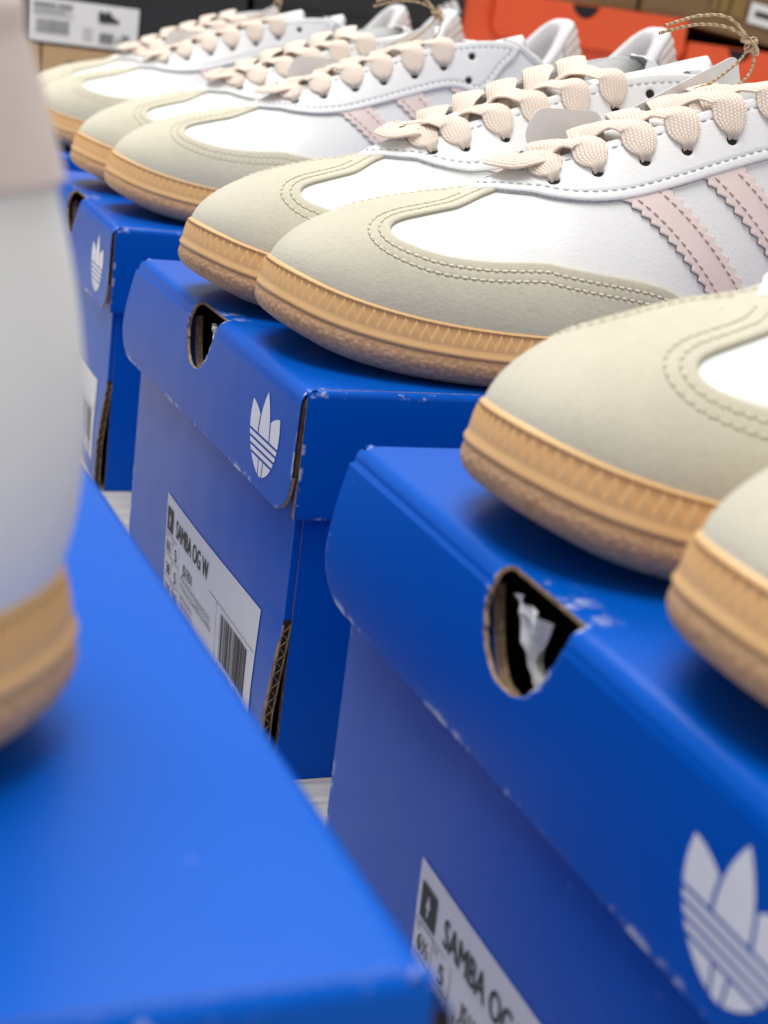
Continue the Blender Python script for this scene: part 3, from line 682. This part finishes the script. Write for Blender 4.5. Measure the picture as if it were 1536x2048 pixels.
def build_box(hole=True):
    parts = []
    r = .0042
    # lid: top and end flap in one creased sheet, with thumb hole, rounded flap corners
    def profile(n_top=40, n_r=8, n_f=70, back=False):
        xt = np.linspace(BOX_L-.004, r, n_top)**1; pts = [(x, BOX_H, 0) for x in xt]
        for k in range(1, n_r+1):
            a = k/n_r*PI/2; pts.append((r-r*math.sin(a), BOX_H-r+r*math.cos(a), 1))
        for z in np.linspace(BOX_H-r, BOX_H-LID, n_f)[1:]: pts.append((0, z, 2))
        return np.array(pts)
    pr = profile(); Y = np.r_[np.linspace(.0004, .012, 14), np.linspace(.012, BOX_W-.012, 150)[1:-1], np.linspace(BOX_W-.012, BOX_W-.0004, 14)]
    rough_ = np.convolve(rng.normal(0, 1, 42), np.ones(3)/3, 'valid'); ny = len(Y); npf = len(pr); P = np.zeros((npf, ny, 3)); N = np.zeros((npf, ny, 3)); D = np.full((npf, ny), .01); W = np.zeros((npf, ny))
    rag = np.interp(Y, np.linspace(0, BOX_W, 160), np.convolve(rng.normal(0, 1, 166), np.ones(7)/7, 'valid'))*.0007
    for i, (x, z, k) in enumerate(pr):
        P[i, :, 0] = x; P[i, :, 1] = Y; P[i, :, 2] = z
        if k == 0:
            N[i] = (0, 0, 1); D[i] = np.minimum(D[i], np.minimum(Y-.0018, BOX_W-.0018-Y)); W[i] = np.maximum(W[i], 1.3*np.clip(1-np.minimum(Y, BOX_W-Y)/.005, 0, 1)*np.clip(1-(x-r)/.004, 0, 1))
            P[i, :, 2] += -.0006*np.sin(PI*Y/BOX_W)**2*np.sin(PI*x/BOX_L)
        elif k == 1:
            a = math.atan2(r-x, z-(BOX_H-r)); N[i] = (-math.sin(a), 0, math.cos(a)); W[i] = np.maximum(.0, 1.5*np.clip(1-np.minimum(Y, BOX_W-Y)/.004, 0, 1))
        else:
            P[i, :, 0] += flap_x(Y, z); N[i] = (-1, 0, .05)
            dl = z-(BOX_H-LID)-rag                      # ragged lower edge
            c = .013                                     # rounded lower corners
            ex = np.clip(c-np.minimum(Y-.0004, BOX_W-.0004-Y), 0, None); ez = np.clip(c-dl, 0, None)
            dc = np.where((ex > 0) & (ez > 0), c-np.hypot(ex, ez), .01); D[i] = np.minimum(D[i], np.minimum(dc, dl+.0002*0))
            W[i] = np.maximum(1.0*np.clip(1-dl/.0018, 0, 1), 1.15*np.clip(1-np.minimum(Y, BOX_W-Y)/.0020, 0, 1))
        if not hole: continue
        # thumb hole on the crease
        dz = max(0, (BOX_H-.0015)-z) if k else (-(x-r)*1.0+ -.0015 if x > r else 0)
        yy = (Y-.103); half = .0155*np.sqrt(np.clip(1-(dz/.0185)**2, 0, 1))**1.0 if dz >= 0 else 0*Y
        jag = .0006*np.sin(Y*2300)+.0005*np.sin(Y*1370+1)+.0004*np.sin(Y*5100)
        if k and dz < .0185: hd = np.abs(yy+.0005*rough_[i % 40]-.002*dz/.0185)-half; D[i] = np.minimum(D[i], hd); W[i] = np.maximum(W[i], .97*np.clip(1-hd/.0012, 0, 1))
        elif k: hd = np.hypot(yy, 0*yy)+1; 
        else:
            hd = np.hypot(np.clip(np.abs(yy)-.0150, 0, None), (x-r)+.0008)+jag; D[i] = np.minimum(D[i], np.where(x-r < .02, np.maximum(hd, .0001), .01)); W[i] = np.maximum(W[i], .97*np.clip(1-hd/.0016, 0, 1))
    lid = MB(); clip_sheet(lid, P, N, D, np.zeros_like(D), 0, .0011, 0, 1, at=W)
    Pi = P-N*.0011; clip_sheet(lid, Pi, -N, D, np.zeros_like(D), 0, 0, 1, 1)
    em = MB(); s = .0250; V = _tre.arrays()*s
    V[:, 1] += .0275; V[:, 2] += .0872; V[:, 0] = flap_x(V[:, 1], V[:, 2])-.00016; em.add(V, _tre.f, 0)
    parts.append(('lid', lid, ['blue_y', 'kraft'], [('emblem', em, ['emblem'], {})] if hole else [], {}))
    # long walls of the lid
    for y0, sg in ((0, 1), (BOX_W, -1)):
        lw = MB(); xs_ = np.r_[np.linspace(.0014, .012, 10), np.linspace(.012, BOX_L, 40)[1:]]; rows = []
        rr = .0020
        prof = [(rr+.0, BOX_H)]+[(rr-rr*math.sin(a), BOX_H-rr+rr*math.cos(a)) for a in np.linspace(0, PI/2, 5)[1:]]+[(0, BOX_H-rr-.0005)]+[(0, z) for z in np.linspace(BOX_H-rr-.0012, BOX_H-LID+.0014, 10)]+[(0, BOX_H-LID+.0004)]+[(.0019, BOX_H-LID+.0004), (.0019, BOX_H-.004)]
        P = np.array([[(x, y0+sg*(a-.0003*(0 if z > BOX_H-.003 else 1)*math.sin(PI*(BOX_H-z)/LID)), z-.0001) for a, z in prof] for x in xs_])
        W = np.array([[max((.56 if 2 <= j <= 4 else 0), .9 if x < .0020 else 0, .6 if j == len(prof)-3 else 0) for j, (a, z) in enumerate(prof)] for x in xs_])
        lw.grid(P, at=W, flip=sg < 0)
        e = P[0]; inn = e.copy(); inn[:, 1] += sg*.0019; lw.grid(np.stack([e[5:-2], inn[5:-2]], 0), mi=1)
        parts.append(('lid_wall', lw, ['blue_x', 'kraft'], [], {}))
    # lower box: end panel
    y0, y1, zt = .0036, BOX_W-.0036, BOX_H-.006
    def end_x(y, z):
        q = np.clip(1-y/.05, 0, 1); return .0034-.0022*np.sin(PI*np.clip(y/BOX_W, 0, 1))*np.sin(PI*np.clip(z/.12, 0, 1))-.0034*q**2*np.clip((.052-z)/.03, 0, 1)
    Yg, Zg = np.meshgrid(np.linspace(y0, y1, 150), np.linspace(.0004, zt, 90), indexing='ij')
    ep = MB(); X = end_x(Yg, Zg)
    W = .75*np.clip(1-(Yg-y0)/.0030, 0, 1)*(Zg > .02)+.8*np.clip(1-(y1-Yg)/.0026, 0, 1)
    nd = np.clip((Zg-(BOX_H-.0235))/.0195, 0, 1); half = .0165*np.sqrt(nd)**.8; Dh = np.where(Zg > BOX_H-.0235, np.abs(Yg-.108)-half, np.hypot(Yg-.103, Zg-(BOX_H-.0235))); Dh = np.where(Zg < BOX_H-.0235, .01, Dh)
    Pe = np.stack([X, Yg, Zg], -1); Ne = np.zeros_like(Pe); Ne[..., 0] = -1
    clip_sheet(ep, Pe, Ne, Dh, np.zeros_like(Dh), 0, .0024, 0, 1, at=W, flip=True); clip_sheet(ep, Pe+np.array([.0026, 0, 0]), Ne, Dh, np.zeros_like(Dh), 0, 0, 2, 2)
    for idx in (0, -1):
        a = np.stack([X[idx], Yg[idx], Zg[idx]], -1); bb = a+np.array([.0026, 0, 0]); kz = int(np.searchsorted(a[:, 2], .051)); ep.grid(np.stack([a[kz:], bb[kz:]], 1), mi=0, flip=idx == 0); ep.grid(np.stack([a[:kz+1], bb[:kz+1]], 1), mi=1 if idx else 2, flip=idx == 0)
    a = np.stack([X[:, 0], Yg[:, 0], Zg[:, 0]], -1); ep.grid(np.stack([a, a+np.array([.0026, 0, 0])], 1), mi=1)
    # corrugation seen on the open right edge
    zz = np.linspace(.001, .050, 160); xe = end_x(np.full(160, y0), zz)
    fl_ = MB()
    for off, th in ((.0000, .00035), (.00225, .00035)):
        a = np.stack([xe+off, np.full(160, y0-.0006), zz], 1); b_ = a+np.array([th, 0, 0]); c_ = a+np.array([th, .002, 0]); d_ = a+np.array([0, .002, 0]); fl_.grid(np.stack([d_, a, b_, c_], 1))
    wx = xe+.0013+.00085*np.sin(zz*2*PI/.0044)
    a = np.stack([wx-.00016, np.full(160, y0-.0004), zz], 1); b_ = a+np.array([.00034, 0, 0]); fl_.grid(np.stack([a+np.array([0, .002, 0]), a, b_, b_+np.array([0, .002, 0])], 1))
    parts.append(('end_panel', ep, ['blue_y', 'kraft', 'flute_dark'], [('corrugated_edge', fl_, ['kraft'], {})], {}))
    # long walls, far end, base
    for ya, sg in ((.0032, 1), (BOX_W-.0032, -1)):
        w = MB(); g = np.meshgrid(np.linspace(.0056, BOX_L-.004, 60), np.linspace(0, zt, 16), indexing='ij'); bow = .0012*np.sin(PI*g[0]/BOX_L)*np.sin(PI*g[1]/.12)
        A_ = np.stack([g[0], ya-sg*bow+0*g[0], g[1]], -1); w.grid(A_, flip=sg < 0); B_ = A_+np.array([0, sg*.0024, 0]); w.grid(B_, mi=1)
        w.grid(np.stack([A_[0], B_[0]], 1), mi=1); w.grid(np.stack([A_[:, -1], B_[:, -1]], 1), mi=1)
        parts.append(('side_wall', w, ['blue_x', 'kraft'], [], {}))
    w = MB(); w.box((BOX_L-.0035, .004, 0), (BOX_L-.001, BOX_W-.004, zt)); w.box((BOX_L-.0005, .0015, BOX_H-LID), (BOX_L+.0015, BOX_W-.0015, BOX_H-.0002)); parts.append(('back_panel', w, ['blue_y'], [], dict(smooth=False)))
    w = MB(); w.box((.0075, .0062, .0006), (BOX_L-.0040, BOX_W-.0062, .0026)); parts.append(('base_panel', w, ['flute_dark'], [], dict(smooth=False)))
    # printed size label
    u0 = .1337; lw_, lh = .112, .0385; zb = .0086
    lab = MB(); g = np.meshgrid(np.linspace(u0-lw_, u0, 40), np.linspace(zb, zb+lh, 16), indexing='ij'); lab.grid(np.stack([end_x(g[0], g[1])-.00022, g[0], g[1]], -1), flip=True)
    sh = Sheet((0, u0, zb), (0, -1, 0), (0, 0, 1), (-1, 0, 0)); gr = Sheet((0, u0, zb), (0, -1, 0), (0, 0, 1), (-1, 0, 0))
    K = 1.0
    sh.rect(.0022, lh-.0128, .0108, lh-.0042); # logo square
    wh = Sheet((0, u0, zb), (0, -1, 0), (0, 0, 1), (-1, 0, 0)); wh.poly([(.0061, lh-.0112), (.0068, lh-.0112), (.0068, lh-.0090), (.0076, lh-.0090), (.0065, lh-.0058), (.0054, lh-.0090), (.0061, lh-.0090)], .00028)
    sh.fit('SAMBA OG W', .0150, lh-.0118, .0068, .0430, bold=.0004)
    cols = (.0000, .0098, .0208); rows = (lh-.0142, .0165, .0085)
    def hl(u_a, u_b, v, t=.00022): sh.rect(u_a, v-t/2, u_b, v+t/2)
    hl(.0006, lw_-.0012, lh-.0142); hl(.0006, .0205, .0165); hl(.0006, .0205, .0080)
    for u_, v0_, v1_ in ((.0104, .0006, lh-.0142), (.0206, .0006, lh-.0142), (.0700, .0006, lh-.0142)): sh.rect(u_, v0_, u_+.00022, v1_)
    for t_, u_, v_, h_, w_ in (('6½', .0024, .0178, .0042, .0062), ('5', .0145, .0176, .0046, .0030), ('38', .0026, .0093, .0042, .0056), ('5', .0145, .0091, .0046, .0030), ('235', .0020, .0014, .0042, .0070), ('235', .0122, .0014, .0042, .0068)): sh.fit(t_, u_, v_, h_, w_, bold=.00025)
    for t_, u_, v_ in (('US', .0012, .0224), ('UK', .0112, .0224), ('F', .0012, .0140), ('D', .0112, .0140), ('J', .0012, .0058), ('CHN', .0112, .0058)): gr.text(t_, u_, v_, .0015)
    sh.fit('JS1351', .0270, .0172, .0040, .0120, bold=.0002)
    for k_, t_ in enumerate(('FTWWHT/WONQUA/GUM3', 'FTWBLA/QUAMER/GOMME3', 'ORIGINALS', 'ORIGINALS', 'MADE IN VIETNAM')): gr.fit(t_, .0240, .0138-k_*.0029-(.0008 if k_ > 1 else 0), .0021, (.039, .0405, .017, .017, .022)[k_])
    x_ = .0748; r2 = random.Random(3)
    while x_ < .1045:
        w_ = r2.choice((.0003, .0003, .0006, .0009)); sh.rect(x_, .0058, x_+w_, .0222); x_ += w_+r2.choice((.0003, .0004, .0007))
    sh.fit('4  06801  578756', .0725, .0018, .0028, .0330)
    for s_ in (sh, gr, wh):
        for q in s_.v: q[:, 0] = q[:, 0]+end_x(q[:, 1], q[:, 2])-.00022
    if hole: parts.append(('label', lab, ['label'], [('printed_text', sh, ['ink'], {}), ('fine_print', gr, ['grey_ink'], {}), ('printed_figure', wh, ['label'], {})], {}))
    return [(n_, mb.mesh(n_, [M[k] for k in mats], **kw), [(kn, kb.mesh(kn, [M[k] for k in km], smooth=False), kk) for kn, kb, km, kk in kids]) for n_, mb, mats, kids, kw in parts]
BOX_MESH = build_box(); BOX_PLAIN = build_box(False)
def place_box(x, y, rz, label, meshes=BOX_MESH):
    root = empty('shoe_box', (x, y, .0002), rz); tag(root, label, 'shoe box', 'blue shoe boxes in rows on the floor')
    for n_, me, kids in meshes:
        o = obj(n_, me, root)
        for kn, kme, kk in kids: obj(kn, kme, o)
    return root
place_box(0, 0, 0, 'blue shoe box in sharp focus, its size label and barcode readable')
place_box(.0051, .2753, -.025, 'blue shoe box standing behind the one in sharp focus, half hidden by white heel')
place_box(-.0068, -.251, -.0156, 'large blurred blue shoe box at lower right with large white emblem')
place_box(.010, .552, -.02, 'farthest blue shoe box, only a sliver of its lid showing')
place_box(-.071, -.054, PI+.0144, 'blurred blue shoe box at lower left, seen from above, under the white heel', BOX_PLAIN)
place_box(-.073, .232, PI-.01, 'extra blue shoe box, added unseen behind the white heel for the lids to reflect', BOX_PLAIN)  # extra box out of sight, added so the lids have blue to reflect

# ================================================================== SNEAKERS ON THE BOXES
place_shoe(.0036, .0500, -.035, False, 'sneaker in sharpest focus, beige toe and gum sole, nearer on the focused blue box')
place_shoe(-.0028, .1250, .025, True, 'sneaker just behind the sharpest one, on the same focused blue box')
place_shoe(.0132, .3275, -.050, False, 'third-row sneaker showing three pink stripes and two empty eyelets')
place_shoe(.0125, .4150, .0, True, 'sneaker whose rounded toe peeks out left of the three-stripe one, second row from the back')
place_shoe(.0194, .6040, -.06, False, 'back-row sneaker, nearer of the two under the black box label')
place_shoe(.0250, .6920, .01, True, 'farthest sneaker in the back row, its toe leftmost of all')
place_shoe(-.0028, -.1160, .03, True, 'large blurred sneaker toe on the near right box, farther of its pair')
place_shoe(-.0044, -.2040, -.06, False, 'nearest sneaker toe, cut off by the right edge of the photo')
place_shoe(-.3872, -.1880, 0.0, False, 'sneaker seen as a huge blurred white heel with pink tab at the left edge')

# ================================================================== HANG TAGS
def tube(mb, pts, rad, n=6, mi=0, wob=0.0):
    C = resample(smooth_line(np.array(pts, float), 10), max(12, len(pts)*8)); tg_ = np.gradient(C, axis=0); tg_ /= np.linalg.norm(tg_, axis=1)[:, None]
    ref = np.array([.3, .9, .2]); b = np.cross(tg_, ref); b /= np.linalg.norm(b, axis=1)[:, None]; c = np.cross(tg_, b)
    k = np.arange(len(C)); rr = rad*(1+.18*np.sin(k*1.9)+wob*rng.normal(0, 1, len(C)))
    Q = np.stack([C+b*(rr*math.cos(a))[:, None]+c*(rr*math.sin(a))[:, None] for a in np.linspace(0, 2*PI, n, endpoint=False)], 0)
    mb.grid(Q, closed_u=True, mi=mi)
def build_tag():
    """two stacked paper tags tucked under the laces, tied with jute twine; shoe-local coordinates"""
    parts = []
    def card_mesh(corners, r, th=.0005, bow=.002):
        # corners in (x,z), rounded; standing in a plane facing the lateral side
        out = []; n = len(corners)
        for i in range(n):
            p0, p1, p2 = (np.array(corners[(i+k) % n], float) for k in (-1, 0, 1)); a = (p0-p1)/np.linalg.norm(p0-p1); b = (p2-p1)/np.linalg.norm(p2-p1)
            for t in np.linspace(0, 1, 6): out.append((1-t)**2*(p1+a*r)+2*t*(1-t)*p1+t*t*(p1+b*r))
        return np.array(out)
    for cs, y, th in (([(.096, .068), (.1465, .0975), (.1530, .1015), (.1570, .090), (.128, .064)], .0150, .0005), ([(.083, .0690), (.0865, .0775), (.1090, .0785), (.1150, .064), (.090, .058)], .0190, .0005)):
        o = card_mesh(cs, .0035); m_ = MB(); n = len(o)
        A_ = np.c_[o[:, 0], y+.0012*np.sin((o[:, 0]-.1)*40), o[:, 1]]; B_ = A_+np.array([0, th, 0])
        m_.add(A_, [tuple(range(n))]); m_.add(B_, [tuple(range(n))[::-1]]); m_.grid(np.stack([A_, B_], 1), closed_u=True)
        kids = []
        if y < .016:
            t_ = Sheet((.1475, y-.0002, .0885), (.93, 0, .24), (-.2, 0, .97), (0, -1, 0)); t_.text('3017', -.004, 0, .0026)
            for q in t_.v: q[:, 1] += .0012*np.sin((q[:, 0]-.1)*40)
            kids = [('printed_number', t_, ['ink'])]
        parts.append(('card', m_, ['tagcard'], kids))
    tw = MB(); K = np.array([.1510, .006, .1055])
    tube(tw, [K, K+(-.010, -.001, .006), K+(-.020, 0, .0055), K+(-.031, .001, .0012)], .00050, wob=.05)
    tube(tw, [K, K+(-.009, 0, .0032), K+(-.020, .001, .0028), K+(-.032, .002, -.0012)], .00050, wob=.05)
    tube(tw, [K, K+(-.003, 0, -.006), K+(-.010, .001, -.013), K+(-.016, .002, -.0165)], .00048, wob=.05)
    tube(tw, [K, K+(.0015, -.001, -.006), K+(-.0015, -.002, -.012), K+(-.010, -.001, -.0175)], .00048, wob=.05)
    for a in range(3):
        th = np.linspace(0, 2*PI, 9); ax = np.array([math.cos(a*1.1), 0, math.sin(a*1.1)]); ay = np.array([-.3*math.sin(a), 1, .2]); tube(tw, [K+(.001*(a-1), 0, -.0008*a)+ax*.0022*math.cos(q)+ay*.0016*math.sin(q) for q in th], .00062)
    parts.append(('twine', tw, ['twine'], []))
    return [(n_, m_.mesh(n_, [M[k] for k in ms], smooth=(n_ == 'twine')), [(kn, kb.mesh(kn, [M[k] for k in km], smooth=False)) for kn, kb, km in kids]) for n_, m_, ms, kids in parts]
TAG_MESH = build_tag()
def place_tag(x, y, rz, label):
    root = empty('hang_tag', (x, y, BOX_H+.0003), rz); tag(root, label, 'tag', 'paper tags tied with twine')
    for n_, me, kids in TAG_MESH:
        o = obj(n_, me, root)
        for kn, km in kids: obj(kn, km, o)
place_tag(.0036, .0500, -.035, 'pale paper tag with knotted jute twine under the laces of the sharpest sneaker')
place_tag(.0132, .3275, -.050, 'paper tag and twine on the sneaker with two empty eyelets')
place_tag(.0194, .6040, -.06, 'small blurred twine tag on the nearer back-row sneaker')

# tissue paper showing through the thumb holes
def tissue(x, y, rz, label, dy=0.0, k=1.0):
    m_ = MB(); r3 = np.random.default_rng(5)
    prof = [(.1165, .1135, .0985), (.1145, .1125, .0990), (.1120, .1100, .1000), (.1095, .1075, .1010), (.1070, .1060, .1015), (.1050, .1050, .1000), (.1030, .1035, .0980), (.1010, .1015, .0955), (.0990, .0995, .0940), (.0960, .0975, .0930)]
    P = np.array([[(.0022+.0012*math.sin(j*1.7+i)+.0006*i*.5, .1040+dy+((ya*(1-t)+yb*t)-.1040)*k, .1165+(z-.1165)*k) for j, t in enumerate(np.linspace(0, 1, 9))] for i, (z, ya, yb) in enumerate(prof)])+r3.normal(0, .00025, (10, 9, 3))
    m_.grid(P); o = obj('tissue_paper', m_.mesh('tissue_paper', [M['tissue']], smooth=False)); o.location = (x, y, 0); o.rotation_euler = (0, 0, rz); tag(o, label, 'tissue paper', 'tissue inside the shoe boxes')
tissue(0, 0, 0, 'scrap of white tissue inside the thumb hole of the focused box', -.009, .6)
tissue(-.0068, -.251, -.0156, 'crumpled white tissue inside the thumb hole of the large near box')

# ================================================================== BOXES STACKED BEHIND
def rounded_slab(x0, x1, z0, z1, y, th, r=.003, hole=None, corner=0.0):
    n1, n2 = 120, 60; X, Z = np.meshgrid(np.linspace(x0, x1, n1), np.linspace(z0, z1, n2), indexing='ij')
    ex = np.clip(corner-np.minimum(X-x0, x1-X), 0, None); ez = np.clip(corner-(Z-z0), 0, None)
    D = np.where((ex > 0) & (ez > 0), corner-np.hypot(ex, ez), .01)
    if hole: D = np.minimum(D, np.hypot(X-hole[0], (Z-hole[1]))-hole[2])
    P = np.stack([X, np.full_like(X, y), Z], -1); N = np.zeros_like(P); N[..., 1] = -1; mb = MB()
    clip_sheet(mb, P, N, D, np.zeros_like(D), 0, th, 0, 0); return mb
def plain_carton(name, x0, x1, z0, z1, material, label, cat='box', y=1.05, depth=.30, lid=.035, seam=True, group='boxes stacked behind the shoes', tilt=0.0):
    root = empty(name, ((x0+x1)/2, y, z0)); tag(root, label, cat, group); w = (x1-x0)/2; h = z1-z0
    b_ = MB(); b_.box((-w+.002, .0025, 0), (w-.002, depth, h-.003)); bo = obj('body', b_.mesh('body', [M[material]], smooth=False), root)
    l_ = MB(); l_.box((-w, 0, h-lid), (w, .002, h)); l_.box((-w, .002, h-.002), (w, depth+.002, h)); l_.box((-w, .002, h-lid), (-w+.0018, depth, h-.002)); l_.box((w-.0018, .002, h-lid), (w, depth, h-.002)); obj('lid', l_.mesh('lid', [M[material]], smooth=False), root)
    root.rotation_euler = (0, tilt, 0); return root
def on_front(root, name, sheet_fn, mats, parent=None, y=-.0006):
    sh = Sheet((-root.location.x, y, -root.location.z), (1, 0, 0), (0, 0, 1), (0, -1, 0)); sheet_fn(sh); return obj(name, sh.mesh(name, [M[k] for k in mats], smooth=False), parent or root)
# black boxes
b1 = plain_carton('black_shoe_box', -.16, .2855, .1660, .300, 'black_card', 'black shoe box behind with white barcode label', 'shoe box', lid=.040)
b1.location.y = 1.05
lab = on_front(b1, 'label', lambda s: s.rect(.0858, .1672, .1835, .2042, 0.0), ['label'], y=.0006)
def lp(s):
    for k, (u_, w_) in enumerate(((.0895, .020), (.1110, .013))): s.rect(u_, .1972, u_+w_, .2000)
    for k in range(3): s.rect(.0895, .1945-k*.0022, .0895+(.034, .028, .036)[k], .1953-k*.0022)
    x_ = .0925; r2 = random.Random(11)
    while x_ < .1210: w_ = r2.choice((.0005, .0008, .0012)); s.rect(x_, .1745, x_+w_, .1865); x_ += w_+r2.choice((.0006, .0009))
    s.rect(.1490, .1715, .1615, .1800); s.rect(.1690, .1715, .1760, .1800); s.text('8', .1635, .1722, .0055)
    for k in range(4): s.rect(.1340, .1725+k*.003, .1430, .1732+k*.003)
on_front(b1, 'printed_text', lp, ['grey_ink'], lab, y=-.0002)
on_front(b1, 'printed_shoe', lambda s: s.poly([(.1475, .1905), (.1470, .1975), (.1500, .1985), (.1530, .1965), (.1560, .1995), (.1600, .1945), (.1660, .1915), (.1665, .1895), (.1480, .1885)]), ['ink'], lab, y=-.0002)
b2 = plain_carton('black_shoe_box', .2885, .5000, .1660, .300, 'black_card', 'black shoe box behind with small white three-bar emblem', 'shoe box', lid=.075); b2.location.y = 1.05
def bars(s):
    for k, hh in enumerate((.0040, .0075, .0110)):
        x_ = .4705+k*.0082; s.poly([(x_+.0045, .2395), (x_+.0105, .2395), (x_+.0105-hh*.62, .2395+hh), (x_+.0045-hh*.62, .2395+hh)])
on_front(b2, 'emblem', bars, ['emblem'])
# kraft boxes under the black ones
for k, (xa, xb, lb) in enumerate(((-.12, .0972, 'leftmost tan kraft box under the black box'), (.0996, .300, 'second tan kraft box under the black box, beside the leftmost one'), (.303, .500, 'tan kraft box under the second black box, hidden behind shoes'))):
    kb = plain_carton('kraft_box', xa, xb, 0.0003, .1645, 'kraft_card', lb, 'box', y=1.052, lid=.030)
    if k < 2: on_front(kb, 'printed_mark', lambda s: s.rect(.0735+k*.048, .1385+k*.006, .0815+k*.048, .1465+k*.006), ['grey_ink'])
# orange boxes, front flap with thumb hole
def orange(x0, x1, z0, z1, label, hole_x, fx0, fx1, flap):
    root = empty('orange_shoe_box', ((x0+x1)/2, 1.052, z0)); tag(root, label, 'shoe box', 'boxes stacked behind the shoes'); ox = root.location.x
    b_ = MB(); b_.box((x0-ox, .006, 0), (x1-ox, .30, z1-z0-.001)); obj('body', b_.mesh('body', [M['orange_card']], smooth=False), root)
    f_ = rounded_slab(fx0-ox, fx1-ox, z1-z0-flap, z1-z0, -.001, .004, hole=(hole_x-ox, z1-z0+.003, .0168), corner=.012); f_.box((fx0-ox, .0032, z1-z0-.0009), (fx1-ox, .05, z1-z0))
    lo = obj('lid', f_.mesh('lid', [M['orange_card']], smooth=False), root)
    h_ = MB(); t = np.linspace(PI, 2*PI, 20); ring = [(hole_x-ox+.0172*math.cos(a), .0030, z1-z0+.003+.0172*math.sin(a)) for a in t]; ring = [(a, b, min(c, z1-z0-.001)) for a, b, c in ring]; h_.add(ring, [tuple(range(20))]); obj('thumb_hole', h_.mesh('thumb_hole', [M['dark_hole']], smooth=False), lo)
    return root
orange(.5050, .7560, .1325, .2645, 'bright orange shoe box with half-round thumb hole in its lid', .6350, .5340, .7545, .0410)
orange(.7585, 1.05, .1215, .2430, 'lower orange shoe box at the right under the tilted brown box', .8250, .7600, 1.04, .0600)
orange(.5050, .7560, .0003, .1322, 'orange shoe box beneath the bright orange one, hidden by sneakers', .6350, .5340, .7545, .0410)
orange(.7585, 1.05, .0003, .1212, 'orange shoe box beneath the lower one at right, hidden by sneakers', .8250, .7600, 1.04, .0410)
kl = plain_carton('kraft_box', .5300, .6965, .2650, .380, 'kraft_dark', 'brown kraft box on top of the bright orange box', 'box', y=1.056, lid=.03)
kr = plain_carton('kraft_box', .6985, 1.04, .2660, .390, 'kraft_dark', 'tilted dark brown kraft box at top right with white sticker', 'box', y=1.056, lid=.02)
kr.rotation_euler = (0, .096, 0); kr.location.z = .2500
def kp(s):
    U = lambda x, z: (x+.0985, z)
    s.rect(-.09+.86+.06, .2705, .93, .2925)
def face(s, x0, z0, x1, z1): s.rect(x0, z0, x1, z1, 0.0)
def on_tilt(name, rects, m_):
    sh = Sheet((0, -.0006, 0), (1, 0, 0), (0, 0, 1), (0, -1, 0))
    for r_ in rects: sh.rect(*r_)
    return obj(name, sh.mesh(name, [M[m_]], smooth=False), kr)
# local x measured from the middle of the box (0.869)
lb = on_tilt('sticker', [(-.043, .0165, .02, .0375)], 'label')
on_tilt('printed_text', [(-.090, .020, -.084, .052), (-.080, .020, -.070, .052), (-.066, .018, -.050, .052)], 'yellow_ink')
sk = Sheet((0, -.0009, 0), (1, 0, 0), (0, 0, 1), (0, -1, 0)); sk.rect(-.036, .024, -.005, .030); obj('printed_mark', sk.mesh('printed_mark', [M['ink']], smooth=False), lb)
